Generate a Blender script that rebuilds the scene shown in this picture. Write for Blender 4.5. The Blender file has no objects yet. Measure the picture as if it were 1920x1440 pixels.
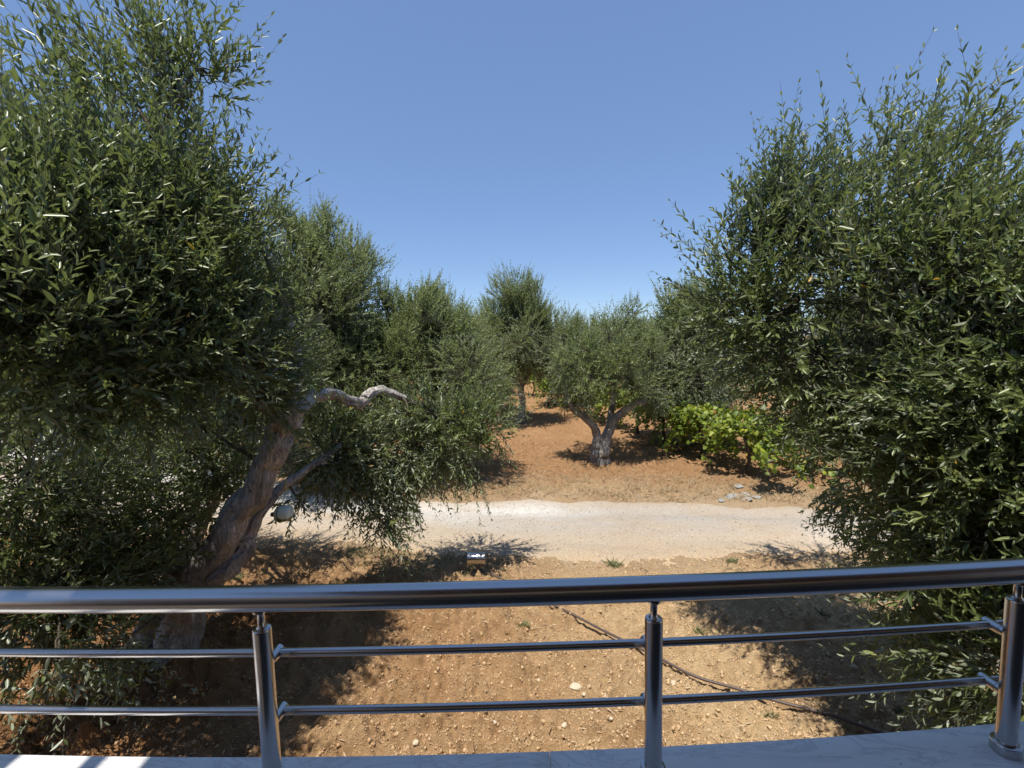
import bpy, math, random
import numpy as np
from mathutils import Matrix, Vector

sc = bpy.context.scene
COL = sc.collection
# ------------------------------------------------------------------ camera
H = 3.1
LENS = 16.4
F = LENS / 36 * 1920
PITCH, ROLL = math.radians(5.16), math.radians(1.3)
C0 = np.array([0, 0, H])
fw = np.array([0, math.cos(PITCH), -math.sin(PITCH)])
r0 = np.array([1.0, 0, 0]); u0 = np.array([0, math.sin(PITCH), math.cos(PITCH)])
RT = math.cos(ROLL) * r0 - math.sin(ROLL) * u0
UP = math.sin(ROLL) * r0 + math.cos(ROLL) * u0
cam = bpy.data.cameras.new("camera"); cam.lens = LENS; cam.sensor_width = 36
cam.clip_start = 0.02; cam.clip_end = 20000
co = bpy.data.objects.new("camera", cam); COL.objects.link(co)
co.matrix_world = Matrix(((RT[0], UP[0], -fw[0], 0), (RT[1], UP[1], -fw[1], 0), (RT[2], UP[2], -fw[2], H), (0, 0, 0, 1)))
sc.camera = co
# ------------------------------------------------------------------ light
SUN = np.array([-0.12, -0.31, 1.0]); SUN = SUN / np.linalg.norm(SUN)
EL = math.asin(SUN[2]); AZ = math.atan2(SUN[0], SUN[1])
w = bpy.data.worlds.new("World"); sc.world = w; w.use_nodes = True
nt = w.node_tree
sky = nt.nodes.new("ShaderNodeTexSky"); sky.sky_type = 'NISHITA'; sky.sun_disc = False
sky.sun_elevation = EL; sky.sun_rotation = AZ
sky.altitude = 1500; sky.air_density = 1.0; sky.dust_density = 0.2; sky.ozone_density = 3.6
bg = nt.nodes["Background"]; bg.inputs["Strength"].default_value = 0.12
mxs = nt.nodes.new("ShaderNodeMix"); mxs.data_type = 'RGBA'; mxs.inputs[0].default_value = .45
nt.links.new(sky.outputs[0], mxs.inputs[6]); mxs.inputs[7].default_value = (1.42, 2.36, 4.5, 1)      # summer haze evens out the sky
nt.links.new(mxs.outputs[2], bg.inputs[0])
sl = bpy.data.lights.new("sun", 'SUN'); sl.energy = 5.0; sl.angle = math.radians(0.53); sl.color = (1.0, 0.945, 0.86)
so = bpy.data.objects.new("sun", sl); COL.objects.link(so)
so.rotation_euler = Vector(SUN).to_track_quat('Z', 'Y').to_euler(); so.location = (0, 0, 30)
sc.view_settings.view_transform = 'Standard'; sc.view_settings.look = 'None'
sc.view_settings.exposure = 0.42; sc.view_settings.gamma = 1.0
sc.render.engine = 'CYCLES'
sc.cycles.max_bounces = 6; sc.cycles.diffuse_bounces = 3; sc.cycles.transmission_bounces = 4
# ------------------------------------------------------------------ helpers
def ray(px, py): return fw + RT * (px - 960) / F + UP * (720 - py) / F
def at(px, py, d): return C0 + d * ray(px, py)                    # point at depth d metres
def gnd(px, py, z=0.0):
    v = ray(px, py); return C0 + v * (z - H) / v[2]
def unit(v): return v / (np.linalg.norm(v, axis=-1, keepdims=True) + 1e-12)

def h2(ix, iy, s):
    n = (ix.astype(np.int64) * 374761393 + iy.astype(np.int64) * 668265263 + s * 974634777) & 0xFFFFFFFF
    n = ((n ^ (n >> 13)) * 1274126177) & 0xFFFFFFFF
    n = n ^ (n >> 16)
    return (n & 0xFFFFFF) / float(0xFFFFFF)
def vnoise(x, y, s=0):
    x = np.asarray(x, float); y = np.asarray(y, float)
    ix = np.floor(x); iy = np.floor(y); fx = x - ix; fy = y - iy
    fx = fx * fx * (3 - 2 * fx); fy = fy * fy * (3 - 2 * fy)
    a = h2(ix, iy, s); b = h2(ix + 1, iy, s); c = h2(ix, iy + 1, s); d = h2(ix + 1, iy + 1, s)
    return (a * (1 - fx) + b * fx) * (1 - fy) + (c * (1 - fx) + d * fx) * fy
def fbm(x, y, o=4, s=0):
    r = 0; a = 0.5; t = 0
    for i in range(o):
        r = r + a * vnoise(x, y, s + i * 17); t += a; a *= 0.5; x = x * 2.03 + 5.1; y = y * 2.03 + 1.7
    return r / t

def prop(o, label=None, cat=None, group=None, kind=None):
    if label: o["label"] = label
    if cat: o["category"] = cat
    if group: o["group"] = group
    if kind: o["kind"] = kind
    return o
def empty(name, loc=(0, 0, 0), rz=0.0, **k):
    o = bpy.data.objects.new(name, None); COL.objects.link(o); o.location = loc; o.rotation_euler = (0, 0, rz)
    o.empty_display_size = 0.1
    return prop(o, **k)
def mesh(name, V, Fs, mat, parent=None, smooth=False, face_attr=None, pt_attr=None):
    """V (n,3); Fs: array (m,k) or list of such arrays."""
    if not isinstance(Fs, list): Fs = [Fs]
    Fs = [np.asarray(f, dtype=np.int32) for f in Fs if len(f)]
    me = bpy.data.meshes.new(name)
    V = np.asarray(V, dtype=np.float32)
    me.vertices.add(len(V)); me.vertices.foreach_set("co", V.ravel())
    nl = sum(f.size for f in Fs); nf = sum(len(f) for f in Fs)
    me.loops.add(nl); me.polygons.add(nf)
    me.loops.foreach_set("vertex_index", np.concatenate([f.ravel() for f in Fs]))
    tot = np.concatenate([np.full(len(f), f.shape[1], np.int32) for f in Fs])
    st = np.concatenate([[0], np.cumsum(tot)[:-1]]).astype(np.int32)
    me.polygons.foreach_set("loop_start", st)
    try: me.polygons.foreach_set("loop_total", tot)
    except Exception: pass
    me.update(calc_edges=True)
    if smooth: me.polygons.foreach_set("use_smooth", np.ones(nf, bool))
    for nm, dom, dat in ((face_attr or ()) and [(face_attr[0], 'FACE', face_attr[1])]) or []:
        a = me.attributes.new(nm, 'FLOAT', dom); a.data.foreach_set("value", np.asarray(dat, np.float32))
    for nm, dat in (pt_attr or {}).items():
        a = me.attributes.new(nm, 'FLOAT', 'POINT'); a.data.foreach_set("value", np.asarray(dat, np.float32))
    me.materials.append(mat)
    o = bpy.data.objects.new(name, me); COL.objects.link(o)
    if parent is not None: o.parent = parent
    return o
class MB:
    """collects shapes, links them as one mesh"""
    def __init__(s): s.V = []; s.F = {}; s.n = 0
    def add(s, V, F):
        V = np.asarray(V, float); s.V.append(V)
        for f in (F if isinstance(F, list) else [F]):
            f = np.asarray(f, np.int64)
            if len(f): s.F.setdefault(f.shape[1], []).append(f + s.n)
        s.n += len(V); return s
    def box(s, a, b, bev=0.0):
        a = np.array(a, float); b = np.array(b, float)
        if bev <= 0:
            V = np.array([[x, y, z] for z in (a[2], b[2]) for y in (a[1], b[1]) for x in (a[0], b[0])])
            return s.add(V, [[0, 2, 3, 1], [4, 5, 7, 6], [0, 1, 5, 4], [2, 6, 7, 3], [0, 4, 6, 2], [1, 3, 7, 5]])
        import bmesh
        bm = bmesh.new(); bmesh.ops.create_cube(bm, size=1)
        for v in bm.verts: v.co = Vector(((a + b) / 2 + np.array(v.co) * (b - a)))
        bmesh.ops.bevel(bm, geom=bm.edges[:], offset=bev, segments=2, affect='EDGES')
        bm.verts.index_update(); V = [v.co[:] for v in bm.verts]
        fs = {}
        for f in bm.faces: fs.setdefault(len(f.verts), []).append([v.index for v in f.verts])
        bm.free(); return s.add(V, list(fs.values()))
    def tube(s, P, r, sides=12, caps=True, flute=0.0, seed=0, phase=0.0, lump=0.0):
        P = np.asarray(P, float); r = np.broadcast_to(np.asarray(r, float), (len(P),)).copy()
        T = unit(np.gradient(P, axis=0)); n = np.array([1., 0, 0]) if abs(T[0][0]) < .8 else np.array([0, 1., 0])
        R = []
        for t in T:
            n = n - t * (n @ t); n = n / np.linalg.norm(n); R.append((n, np.cross(t, n)))
        ang = np.linspace(0, 2 * np.pi, sides, endpoint=False) + phase
        L = np.concatenate([[0], np.cumsum(np.linalg.norm(np.diff(P, axis=0), axis=1))])
        V = []
        for i in range(len(P)):
            rr = np.full(sides, r[i])
            if flute:
                tw = L[i] * 1.3
                k = 0.6 * np.sin(3 * (ang + tw) + seed) + 0.55 * np.sin(5 * (ang - .6 * tw) + 2.1 * seed) + 0.5 * np.sin(8 * (ang + .3 * tw) + seed * 1.3) + .35 * np.sin(13 * ang + seed + 2 * tw)
                nn = vnoise(np.cos(ang) * 2 + seed * 3 + 9, np.sin(ang) * 2 + L[i] * 7, seed) - .5
                n2 = vnoise(np.cos(ang) * 5 + seed * 3 + 9, np.sin(ang) * 5 + L[i] * 16, seed + 5) - .5
                rr = rr * (1 + flute * k + lump * nn + lump * .5 * n2)
            V.append(P[i] + np.outer(rr * np.cos(ang), R[i][0]) + np.outer(rr * np.sin(ang), R[i][1]))
        V = np.concatenate(V); m = len(P)
        j = np.arange(sides); j2 = (j + 1) % sides
        Q = np.concatenate([np.stack([i * sides + j, i * sides + j2, (i + 1) * sides + j2, (i + 1) * sides + j], 1) for i in range(m - 1)])
        FF = [Q]
        if caps: FF.append(np.array([np.arange(sides)[::-1], np.arange(sides) + (m - 1) * sides]))
        return s.add(V, FF)
    def lathe(s, prof, origin=(0, 0, 0), sides=24, axis='z'):
        prof = np.asarray(prof, float); a = np.linspace(0, 2 * np.pi, sides, endpoint=False)
        V = np.concatenate([np.stack([r * np.cos(a), r * np.sin(a), np.full(sides, z)], 1) for r, z in prof])
        if axis == 'x': V = V[:, [2, 0, 1]]
        if axis == 'y': V = V[:, [0, 2, 1]] * [1, 1, -1]
        j = np.arange(sides); j2 = (j + 1) % sides
        Q = np.concatenate([np.stack([i * sides + j, i * sides + j2, (i + 1) * sides + j2, (i + 1) * sides + j], 1) for i in range(len(prof) - 1)])
        return s.add(V + np.asarray(origin), Q)
    def build(s, name, mat, parent=None, smooth=False):
        return mesh(name, np.concatenate(s.V), [np.concatenate(v) for v in s.F.values()], mat, parent, smooth)
def smooth_angle(o, deg=40):
    me = o.data; me.polygons.foreach_set("use_smooth", np.ones(len(me.polygons), bool))
    me.set_sharp_from_angle(angle=math.radians(deg)); return o
def spline(P, n=6):
    """Catmull-Rom through the rows of P (any width)"""
    P = np.asarray(P, float); Q = np.vstack([2 * P[0] - P[1], P, 2 * P[-1] - P[-2]])
    out = []
    for i in range(1, len(Q) - 2):
        a, b, c, d = Q[i - 1], Q[i], Q[i + 1], Q[i + 2]
        for t in np.linspace(0, 1, n, endpoint=False):
            out.append(.5 * (2 * b + (c - a) * t + (2 * a - 5 * b + 4 * c - d) * t * t + (3 * b - a - 3 * c + d) * t ** 3))
    out.append(P[-1]); return np.array(out)
# ------------------------------------------------------------------ materials
def new_mat(name):
    m = bpy.data.materials.new(name); m.use_nodes = True
    return m, m.node_tree, m.node_tree.nodes["Principled BSDF"]
def N(t, typ, **k):
    n = t.nodes.new(typ)
    for a, b in k.items():
        if a in n.inputs: n.inputs[a].default_value = b
        else: setattr(n, a, b)
    return n
def ramp(t, fac, stops, interp='LINEAR'):
    n = t.nodes.new("ShaderNodeValToRGB"); n.color_ramp.interpolation = interp
    e = n.color_ramp.elements
    while len(e) < len(stops): e.new(0.5)
    for x, (p, c) in zip(e, stops): x.position = p; x.color = (*c, 1) if len(c) == 3 else c
    t.links.new(fac, n.inputs[0]); return n.outputs[0]
def mixc(t, fac, a, b, mode='MIX'):
    n = t.nodes.new("ShaderNodeMix"); n.data_type = 'RGBA'; n.blend_type = mode
    for s, v in ((n.inputs[0], fac), (n.inputs[6], a), (n.inputs[7], b)):
        if isinstance(v, (int, float)): s.default_value = v
        elif isinstance(v, tuple): s.default_value = (*v, 1)
        else: t.links.new(v, s)
    return n.outputs[2]
def math_(t, op, a, b=0.0, clamp=False):
    n = t.nodes.new("ShaderNodeMath"); n.operation = op; n.use_clamp = clamp
    for s, v in zip(n.inputs, (a, b)):
        if isinstance(v, (int, float)): s.default_value = v
        else: t.links.new(v, s)
    return n.outputs[0]
def objco(t, scale=None):
    c = t.nodes.new("ShaderNodeTexCoord").outputs["Object"]
    if scale is None: return c
    m = t.nodes.new("ShaderNodeMapping"); m.inputs["Scale"].default_value = scale
    t.links.new(c, m.inputs[0]); return m.outputs[0]
def noise(t, co, scale, detail=6, rough=.6, dist=0.0):
    n = N(t, "ShaderNodeTexNoise", Scale=scale, Detail=detail, Roughness=rough, Distortion=dist)
    t.links.new(co, n.inputs["Vector"]); return n.outputs["Fac"]
def bump(t, b, h, strength=.5, dist=.01, prev=None):
    n = N(t, "ShaderNodeBump", Strength=strength, Distance=dist)
    t.links.new(h, n.inputs["Height"])
    if prev is not None: t.links.new(prev, n.inputs["Normal"])
    if b is not None: t.links.new(n.outputs[0], b.inputs["Normal"])
    return n.outputs[0]

def leaf_material(name, stops, under, under_mix, trans, trans_mix, rough=.42):
    m, t, b = new_mat(name)
    a = N(t, "ShaderNodeAttribute", attribute_name="tone")
    c = ramp(t, a.outputs["Fac"], stops)
    g = N(t, "ShaderNodeNewGeometry")
    f = math_(t, 'MULTIPLY', g.outputs["Backfacing"], under_mix)
    c2 = mixc(t, f, c, under)
    t.links.new(c2, b.inputs["Base Color"]); b.inputs["Roughness"].default_value = rough
    b.inputs["Specular IOR Level"].default_value = .5
    tr = N(t, "ShaderNodeBsdfTranslucent"); t.links.new(mixc(t, .55, c, trans), tr.inputs[0])
    mx = N(t, "ShaderNodeMixShader"); mx.inputs[0].default_value = trans_mix
    t.links.new(b.outputs[0], mx.inputs[1]); t.links.new(tr.outputs[0], mx.inputs[2])
    t.links.new(mx.outputs[0], t.nodes["Material Output"].inputs[0]); return m
M_OLIVE = leaf_material("olive_leaf", [(0, (.055, .080, .025)), (.45, (.120, .158, .054)), (.85, (.205, .245, .082)), (.975, (.25, .285, .08)), (1, (.45, .27, .03))],
                        (.31, .335, .25), .75, (.26, .34, .07), .32, .36)
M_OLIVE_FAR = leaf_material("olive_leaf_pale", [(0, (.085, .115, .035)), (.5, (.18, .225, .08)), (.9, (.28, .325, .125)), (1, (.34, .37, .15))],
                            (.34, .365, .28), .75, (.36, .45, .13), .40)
M_VINE = leaf_material("vine_leaf", [(0, (.07, .125, .015)), (.4, (.155, .22, .022)), (.75, (.29, .33, .03)), (.93, (.45, .42, .04)), (1, (.36, .20, .06))],
                       (.14, .2, .07), .6, (.32, .42, .03), .35, .5)
M_GRASS = leaf_material("grass_blade", [(0, (.06, .085, .03)), (1, (.20, .19, .08))], (.1, .13, .04), .5, (.15, .2, .04), .2, .6)
M_STRAW = leaf_material("straw_blade", [(0, (.28, .19, .10)), (1, (.52, .41, .24))], (.4, .3, .17), .5, (.4, .3, .15), .15, .7)
M_LITTER = leaf_material("dry_leaf", [(0, (.12, .075, .04)), (.5, (.30, .20, .11)), (1, (.55, .43, .28))], (.4, .3, .2), .5, (.3, .2, .1), .05, .7)

def bark_material(name, pale, mid, dark):
    m, t, b = new_mat(name)
    c = objco(t, (9, 9, 1.6)); c1 = objco(t)
    n1 = noise(t, c, 2.2, 8, .68, .8); n2 = noise(t, c1, 2.3, 4, .6); n3 = noise(t, c1, 38, 5, .7)
    col = ramp(t, n1, [(.30, dark), (.46, mid), (.66, pale)])
    col = mixc(t, ramp(t, n2, [(.42, (0, 0, 0)), (.62, (1, 1, 1))]), col, tuple(x * .6 for x in mid))
    col = mixc(t, math_(t, 'MULTIPLY', n3, .45), col, dark)
    n5 = noise(t, objco(t, (15, 15, 2.2)), 1.6, 6, .6, 1.5)
    crack = ramp(t, n5, [(.46, (0, 0, 0)), (.49, (.55, .55, .55)), (.52, (0, 0, 0))])
    col = mixc(t, crack, col, tuple(x * .6 for x in dark))
    t.links.new(col, b.inputs["Base Color"]); b.inputs["Roughness"].default_value = .92
    b.inputs["Specular IOR Level"].default_value = .2
    inv = math_(t, 'SUBTRACT', 1.0, crack); p = bump(t, None, n1, .9, .04); p = bump(t, None, inv, .8, .02, p); bump(t, b, n3, .7, .008, p); return m
M_BARK = bark_material("olive_bark", (.80, .765, .71), (.62, .575, .52), (.24, .20, .165))
M_BARK_GREY = bark_material("grey_bark", (.60, .57, .52), (.43, .39, .35), (.14, .115, .095))
M_TWIG = bark_material("twig_bark", (.26, .24, .17), (.17, .15, .10), (.09, .07, .05))
M_VINEWOOD = bark_material("vine_bark", (.20, .15, .11), (.12, .085, .06), (.05, .035, .025))

def plain(name, col, rough=.5, metal=0.0, spec=.5):
    m, t, b = new_mat(name); b.inputs["Base Color"].default_value = (*col, 1); b.inputs["Roughness"].default_value = rough
    b.inputs["Metallic"].default_value = metal; b.inputs["Specular IOR Level"].default_value = spec
    c = objco(t); n = noise(t, c, 25, 5, .6)
    t.links.new(mixc(t, math_(t, 'MULTIPLY', n, .25), col, tuple(x * .72 for x in col)), b.inputs["Base Color"])
    return m
def steel_material():
    m, t, b = new_mat("brushed_steel")
    c = objco(t); n = noise(t, c, 6, 5, .6); n2 = noise(t, c, 300, 3, .6)
    b.inputs["Metallic"].default_value = 1; b.inputs["Base Color"].default_value = (.52, .505, .49, 1)
    t.links.new(ramp(t, n, [(.3, (.20, .20, .20)), (.75, (.28, .28, .28))]), b.inputs["Roughness"])
    sp = noise(t, c, 90, 2, .5)
    t.links.new(ramp(t, sp, [(.70, (.52, .505, .49)), (.76, (.42, .39, .36))]), b.inputs["Base Color"])
    bump(t, b, n2, .05, .001); return m
M_STEEL = steel_material()
def marble_material():
    m, t, b = new_mat("white_marble")
    c = objco(t); mp = N(t, "ShaderNodeMapping"); mp.inputs["Rotation"].default_value = (0, 0, .7); mp.inputs["Scale"].default_value = (1, 3.2, 1)
    t.links.new(c, mp.inputs[0])
    n = noise(t, mp.outputs[0], 3.2, 9, .66, 1.4); n2 = noise(t, c, 2.2, 5, .6); sp = noise(t, c, 70, 2, .5)
    base = ramp(t, n2, [(.3, (.80, .80, .79)), (.7, (.88, .875, .865))])
    col = mixc(t, ramp(t, n, [(.485, (0, 0, 0)), (.52, (.5, .5, .5)), (.55, (0, 0, 0))]), base, (.44, .45, .45))
    col = mixc(t, ramp(t, n, [(.60, (0, 0, 0)), (.72, (.35, .35, .35))]), col, (.5, .5, .49))
    col = mixc(t, ramp(t, sp, [(.74, (0, 0, 0)), (.79, (.8, .8, .8))]), col, (.2, .18, .15))
    t.links.new(col, b.inputs["Base Color"]); b.inputs["Roughness"].default_value = .36; return m
M_MARBLE = marble_material()
def plaster(name, col):
    m, t, b = new_mat(name); c = objco(t); n = noise(t, c, 60, 6, .7); n2 = noise(t, c, 1.5, 4)
    t.links.new(mixc(t, ramp(t, n2, [(.4, (0, 0, 0)), (.8, (.5, .5, .5))]), col, tuple(x * .8 for x in col)), b.inputs["Base Color"])
    b.inputs["Roughness"].default_value = .9; bump(t, b, n, .3, .004); return m
M_WALL = plaster("house_plaster", (.17, .135, .105)); M_CEIL = plaster("ceiling_plaster", (.11, .08, .055)); M_FLOOR = plaster("floor_tile", (.09, .07, .055))

def ground_material():
    m, t, b = new_mat("orange_soil")
    c = objco(t)
    sand = N(t, "ShaderNodeAttribute", attribute_name="sand").outputs["Fac"]
    far = N(t, "ShaderNodeAttribute", attribute_name="beyond").outputs["Fac"]
    straw = N(t, "ShaderNodeAttribute", attribute_name="straw").outputs["Fac"]
    dust = N(t, "ShaderNodeAttribute", attribute_name="dust").outputs["Fac"]
    n1 = noise(t, c, .9, 6, .6); n2 = noise(t, c, 9, 7, .7); n3 = noise(t, c, 60, 6, .72); n4 = noise(t, c, 190, 4, .7)
    s2 = math_(t, 'ADD', sand, math_(t, 'MULTIPLY', math_(t, 'SUBTRACT', n2, .5), .55), True)
    red = ramp(t, n2, [(.3, (.29, .145, .058)), (.7, (.41, .215, .093))])
    tan = ramp(t, n2, [(.3, (.52, .36, .195)), (.7, (.66, .49, .285))])
    col = mixc(t, s2, red, tan)
    fsoil = ramp(t, n2, [(.3, (.28, .152, .070)), (.7, (.39, .24, .125))])
    col = mixc(t, far, col, fsoil)
    d2 = math_(t, 'ADD', dust, math_(t, 'MULTIPLY', math_(t, 'SUBTRACT', n2, .5), .8), True)
    col = mixc(t, math_(t, 'MULTIPLY', d2, ramp(t, dust, [(0, (0, 0, 0)), (.12, (1, 1, 1))])), col, ramp(t, n3, [(.35, (.36, .25, .145)), (.65, (.46, .355, .23))]))
    stc = ramp(t, n3, [(.35, (.24, .16, .09)), (.65, (.44, .34, .21))])
    st = math_(t, 'MULTIPLY', straw, ramp(t, n2, [(.36, (.1, .1, .1)), (.6, (.95, .95, .95))]), True)
    col = mixc(t, st, col, stc)
    col = mixc(t, math_(t, 'MULTIPLY', ramp(t, n3, [(.34, (1, 1, 1)), (.47, (0, 0, 0))]), .5), col, mixc(t, .55, col, (.10, .05, .022)))
    v = N(t, "ShaderNodeTexVoronoi", Scale=34.0); t.links.new(c, v.inputs["Vector"])
    chip = ramp(t, v.outputs["Distance"], [(.10, (1, 1, 1)), (.17, (0, 0, 0))])
    pick = ramp(t, N_sep(t, v.outputs["Color"]), [(.72, (0, 0, 0)), (.74, (1, 1, 1))])
    col = mixc(t, math_(t, 'MULTIPLY', math_(t, 'MULTIPLY', chip, pick), .75), col, (.52, .40, .26))
    col = mixc(t, ramp(t, n1, [(.40, (.42, .42, .42)), (.62, (0, 0, 0))]), col, (.27, .145, .066))
    t.links.new(col, b.inputs["Base Color"]); b.inputs["Roughness"].default_value = 1; b.inputs["Specular IOR Level"].default_value = .1
    p = bump(t, None, n2, .7, .05); p = bump(t, None, n3, .9, .03, p); bump(t, b, n4, .8, .009, p); return m
def N_sep(t, c):
    s = t.nodes.new("ShaderNodeSeparateColor"); t.links.new(c, s.inputs[0]); return s.outputs[0]
def road_material():
    m, t, b = new_mat("pale_gravel")
    c = objco(t); e = N(t, "ShaderNodeAttribute", attribute_name="edge").outputs["Fac"]
    rock = N(t, "ShaderNodeAttribute", attribute_name="rock").outputs["Fac"]
    cs = objco(t, (1, 2.6, 1))
    n1 = noise(t, cs, .8, 6, .6); n2 = noise(t, c, 11, 7, .7); n3 = noise(t, c, 46, 7, .8)
    col = ramp(t, n1, [(.32, (.33, .265, .195)), (.5, (.335, .305, .265)), (.68, (.36, .345, .325))])
    col = mixc(t, ramp(t, n2, [(.35, (.6, .6, .6)), (.6, (0, 0, 0))]), col, (.36, .30, .235))
    white = ramp(t, n2, [(.35, (.42, .395, .355)), (.6, (.55, .535, .505))])
    col = mixc(t, math_(t, 'MULTIPLY', rock, ramp(t, n1, [(.3, (.55, .55, .55)), (.5, (1, 1, 1))]), True), col, white)
    e2 = math_(t, 'ADD', e, math_(t, 'MULTIPLY', math_(t, 'SUBTRACT', n2, .5), .9), True)
    col = mixc(t, e2, col, ramp(t, n3, [(.35, (.36, .25, .145)), (.65, (.46, .355, .23))]))
    col = mixc(t, ramp(t, n3, [(.34, (.75, .75, .75)), (.47, (0, 0, 0))]), col, (.19, .15, .115))
    col = mixc(t, ramp(t, n3, [(.56, (0, 0, 0)), (.66, (.75, .75, .75))]), col, (.58, .55, .50))
    t.links.new(col, b.inputs["Base Color"]); b.inputs["Roughness"].default_value = 1; b.inputs["Specular IOR Level"].default_value = .15
    p = bump(t, None, n2, .5, .03); bump(t, b, n3, .7, .012, p); return m
def stone_material(name, a, bcol):
    m, t, b = new_mat(name); c = objco(t)
    at_ = N(t, "ShaderNodeAttribute", attribute_name="tone").outputs["Fac"]
    n = noise(t, c, 30, 6, .7); f = math_(t, 'ADD', math_(t, 'MULTIPLY', n, .5), math_(t, 'MULTIPLY', at_, .6), True)
    t.links.new(mixc(t, f, a, bcol), b.inputs["Base Color"]); b.inputs["Roughness"].default_value = .95
    bump(t, b, n, .6, .01); return m
M_GROUND = ground_material(); M_ROAD = road_material()
M_CLOD = stone_material("soil_clod", (.26, .13, .052), (.58, .42, .245))
M_GRAVEL = stone_material("road_gravel", (.22, .18, .14), (.50, .465, .41))
M_ROCK = stone_material("limestone", (.38, .29, .19), (.62, .52, .38))
M_SLATE = stone_material("grey_slab", (.20, .197, .188), (.34, .335, .315))

# ------------------------------------------------------------------ the setting
NEAR = np.array([(-60, 10.0), (-30, 9.6), (-12, 8.6), (-6, 7.75), (-3.3, 6.95), (-1.5, 6.55), (0, 6.35), (1.7, 6.15), (4, 6.3), (6.5, 6.0), (12, 5.0), (60, -4)])
FAR = np.array([(-60, 36), (-30, 24), (-12, 15.5), (-7, 11.6), (-4, 9.7), (-2.2, 9.2), (0, 9.0), (2.4, 8.9), (5.7, 8.25), (9, 7.7), (14, 6.7), (60, -2)])
def near_y(x): return np.interp(x, NEAR[:, 0], NEAR[:, 1]) + .35 * (fbm(x * .9, x * 0 + 3, 3, 5) - .5)
def far_y(x): return np.interp(x, FAR[:, 0], FAR[:, 1]) + .45 * (fbm(x * .8, x * 0 + 9, 3, 8) - .5)
def ground_z(x, y):
    on = np.clip((y - near_y(x)) / .5, 0, 1) * np.clip((far_y(x) - y) / .5, 0, 1)
    near = np.clip((near_y(x) - y) / .8, 0, 1)
    tilled = near * (0.35 + 0.65 * np.clip((0.8 - x + 1.2 * (fbm(x * .6, y * .6, 2, 77) - .5)) / 2.5, 0, 1))
    big = (fbm(x * .7, y * .7, 3, 1) - .5) * .10
    c1 = fbm(x * 4.2, y * 4.2, 3, 21); c2 = fbm(x * 12, y * 12, 3, 33)
    rough = np.clip(c1 - .44, 0, 1) * .42 + np.abs(c2 - .5) * .17 + np.clip(fbm(x * 21, y * 21, 2, 51) - .42, 0, 1) * .12
    mound = .10 * np.exp(-((x + 1.2) ** 2 / 2.5 + (y - 4.9) ** 2 / .35)) + .12 * np.exp(-((x + 3.4) ** 2 + (y - 4.2) ** 2) / .8)
    z = big + mound + rough * (.50 + .50 * tilled) * (1 - on)
    return z * (1 - .7 * on) - .03 * on
def axis(lo, hi, d, out_lo, out_hi, g=1.12):
    core = list(np.arange(lo, hi, d)); a = []; s = d; v = lo
    while v > out_lo: s *= g; v -= s; a.append(v)
    b = []; s = d; v = core[-1]
    while v < out_hi: s *= g; v += s; b.append(v)
    return np.array(a[::-1] + core + b)
def grid_faces(nx, ny):
    i = np.arange((nx - 1)); j = np.arange(ny - 1); I, J = np.meshgrid(i, j)
    a = (J * nx + I).ravel(); return np.stack([a, a + 1, a + nx + 1, a + nx], 1)
gx = axis(-6.4, 6.4, .021, -9000, 9000, 1.05)
gy = np.concatenate([axis(2.9, 6.9, .021, -40, 6.91, 1.2)[:-1], axis(6.95, 16, .05, 6.9, 9000, 1.05)])
gy = np.unique(gy)
X, Y = np.meshgrid(gx, gy); x = X.ravel(); y = Y.ravel()
fade = np.clip((260 - np.hypot(x, y)) / 200, 0, 1)
z = ground_z(x, y) * np.where((np.abs(x) < 40) & (y < 60), 1, fade)
sandm = np.clip(.62 + .22 * (x - .2) + 1.1 * (fbm(x * .5, y * .5, 4, 61) - .5) + .35 * np.clip((y - 5.4) / .8, 0, 1), 0, 1)
beyond = np.clip((y - far_y(x) - .2) / 1.0, 0, 1)
strawm = np.clip(1 - np.abs(y - far_y(x) - .6 - .3 * fbm(x, y, 2, 4)) / 1.1, 0, 1) * np.clip((y - far_y(x) + .5) / .3, 0, 1)
mesh("ground", np.stack([x, y, z], 1), grid_faces(len(gx), len(gy)), M_GROUND, smooth=True,
     pt_attr={"sand": sandm, "beyond": beyond, "straw": strawm, "dust": np.clip(1 - np.maximum(np.maximum(near_y(x) - y, y - far_y(x)), 0) / .6, 0, 1)})
prop(bpy.data.objects["ground"], kind="structure")
rx = axis(-8, 8, .05, -60, 60, 1.08); rv = np.linspace(0, 1, 90)
X, V_ = np.meshgrid(rx, rv); x = X.ravel(); v = V_.ravel()
yn, yf = near_y(x) - .45, far_y(x) + .45; y = yn + (yf - yn) * v
de = np.minimum(y - yn, yf - y)
prof = np.clip(de / .8, 0, 1); prof = prof * prof * (3 - 2 * prof)
ruts = -.034 * (np.exp(-((v - .32) / .06) ** 2) + np.exp(-((v - .66) / .06) ** 2))
z = -.115 + .135 * prof + ruts + (fbm(x * 2, y * 3, 4, 41) - .5) * .05 + (fbm(x * 14, y * 14, 3, 43) - .5) * .014
z = z + .35 * (fbm(x * .7, y * .7, 3, 1) - .5) * .1
edge = np.where(y - yn < yf - y, np.clip(1 - (de - .45) / 1.5, 0, 1), .8 * np.clip(1 - (de - .35) / .8, 0, 1))
edge = np.maximum(edge, .55 * np.exp(-((v - .40) / .13) ** 2) * fbm(x * .8, y * .5, 3, 12))
edge = np.maximum(edge, .75 * np.exp(-((v - .49) / .07) ** 2) * np.clip(fbm(x * 1.3, y * 1.3, 3, 19) * 2 - .55, 0, 1))
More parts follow.
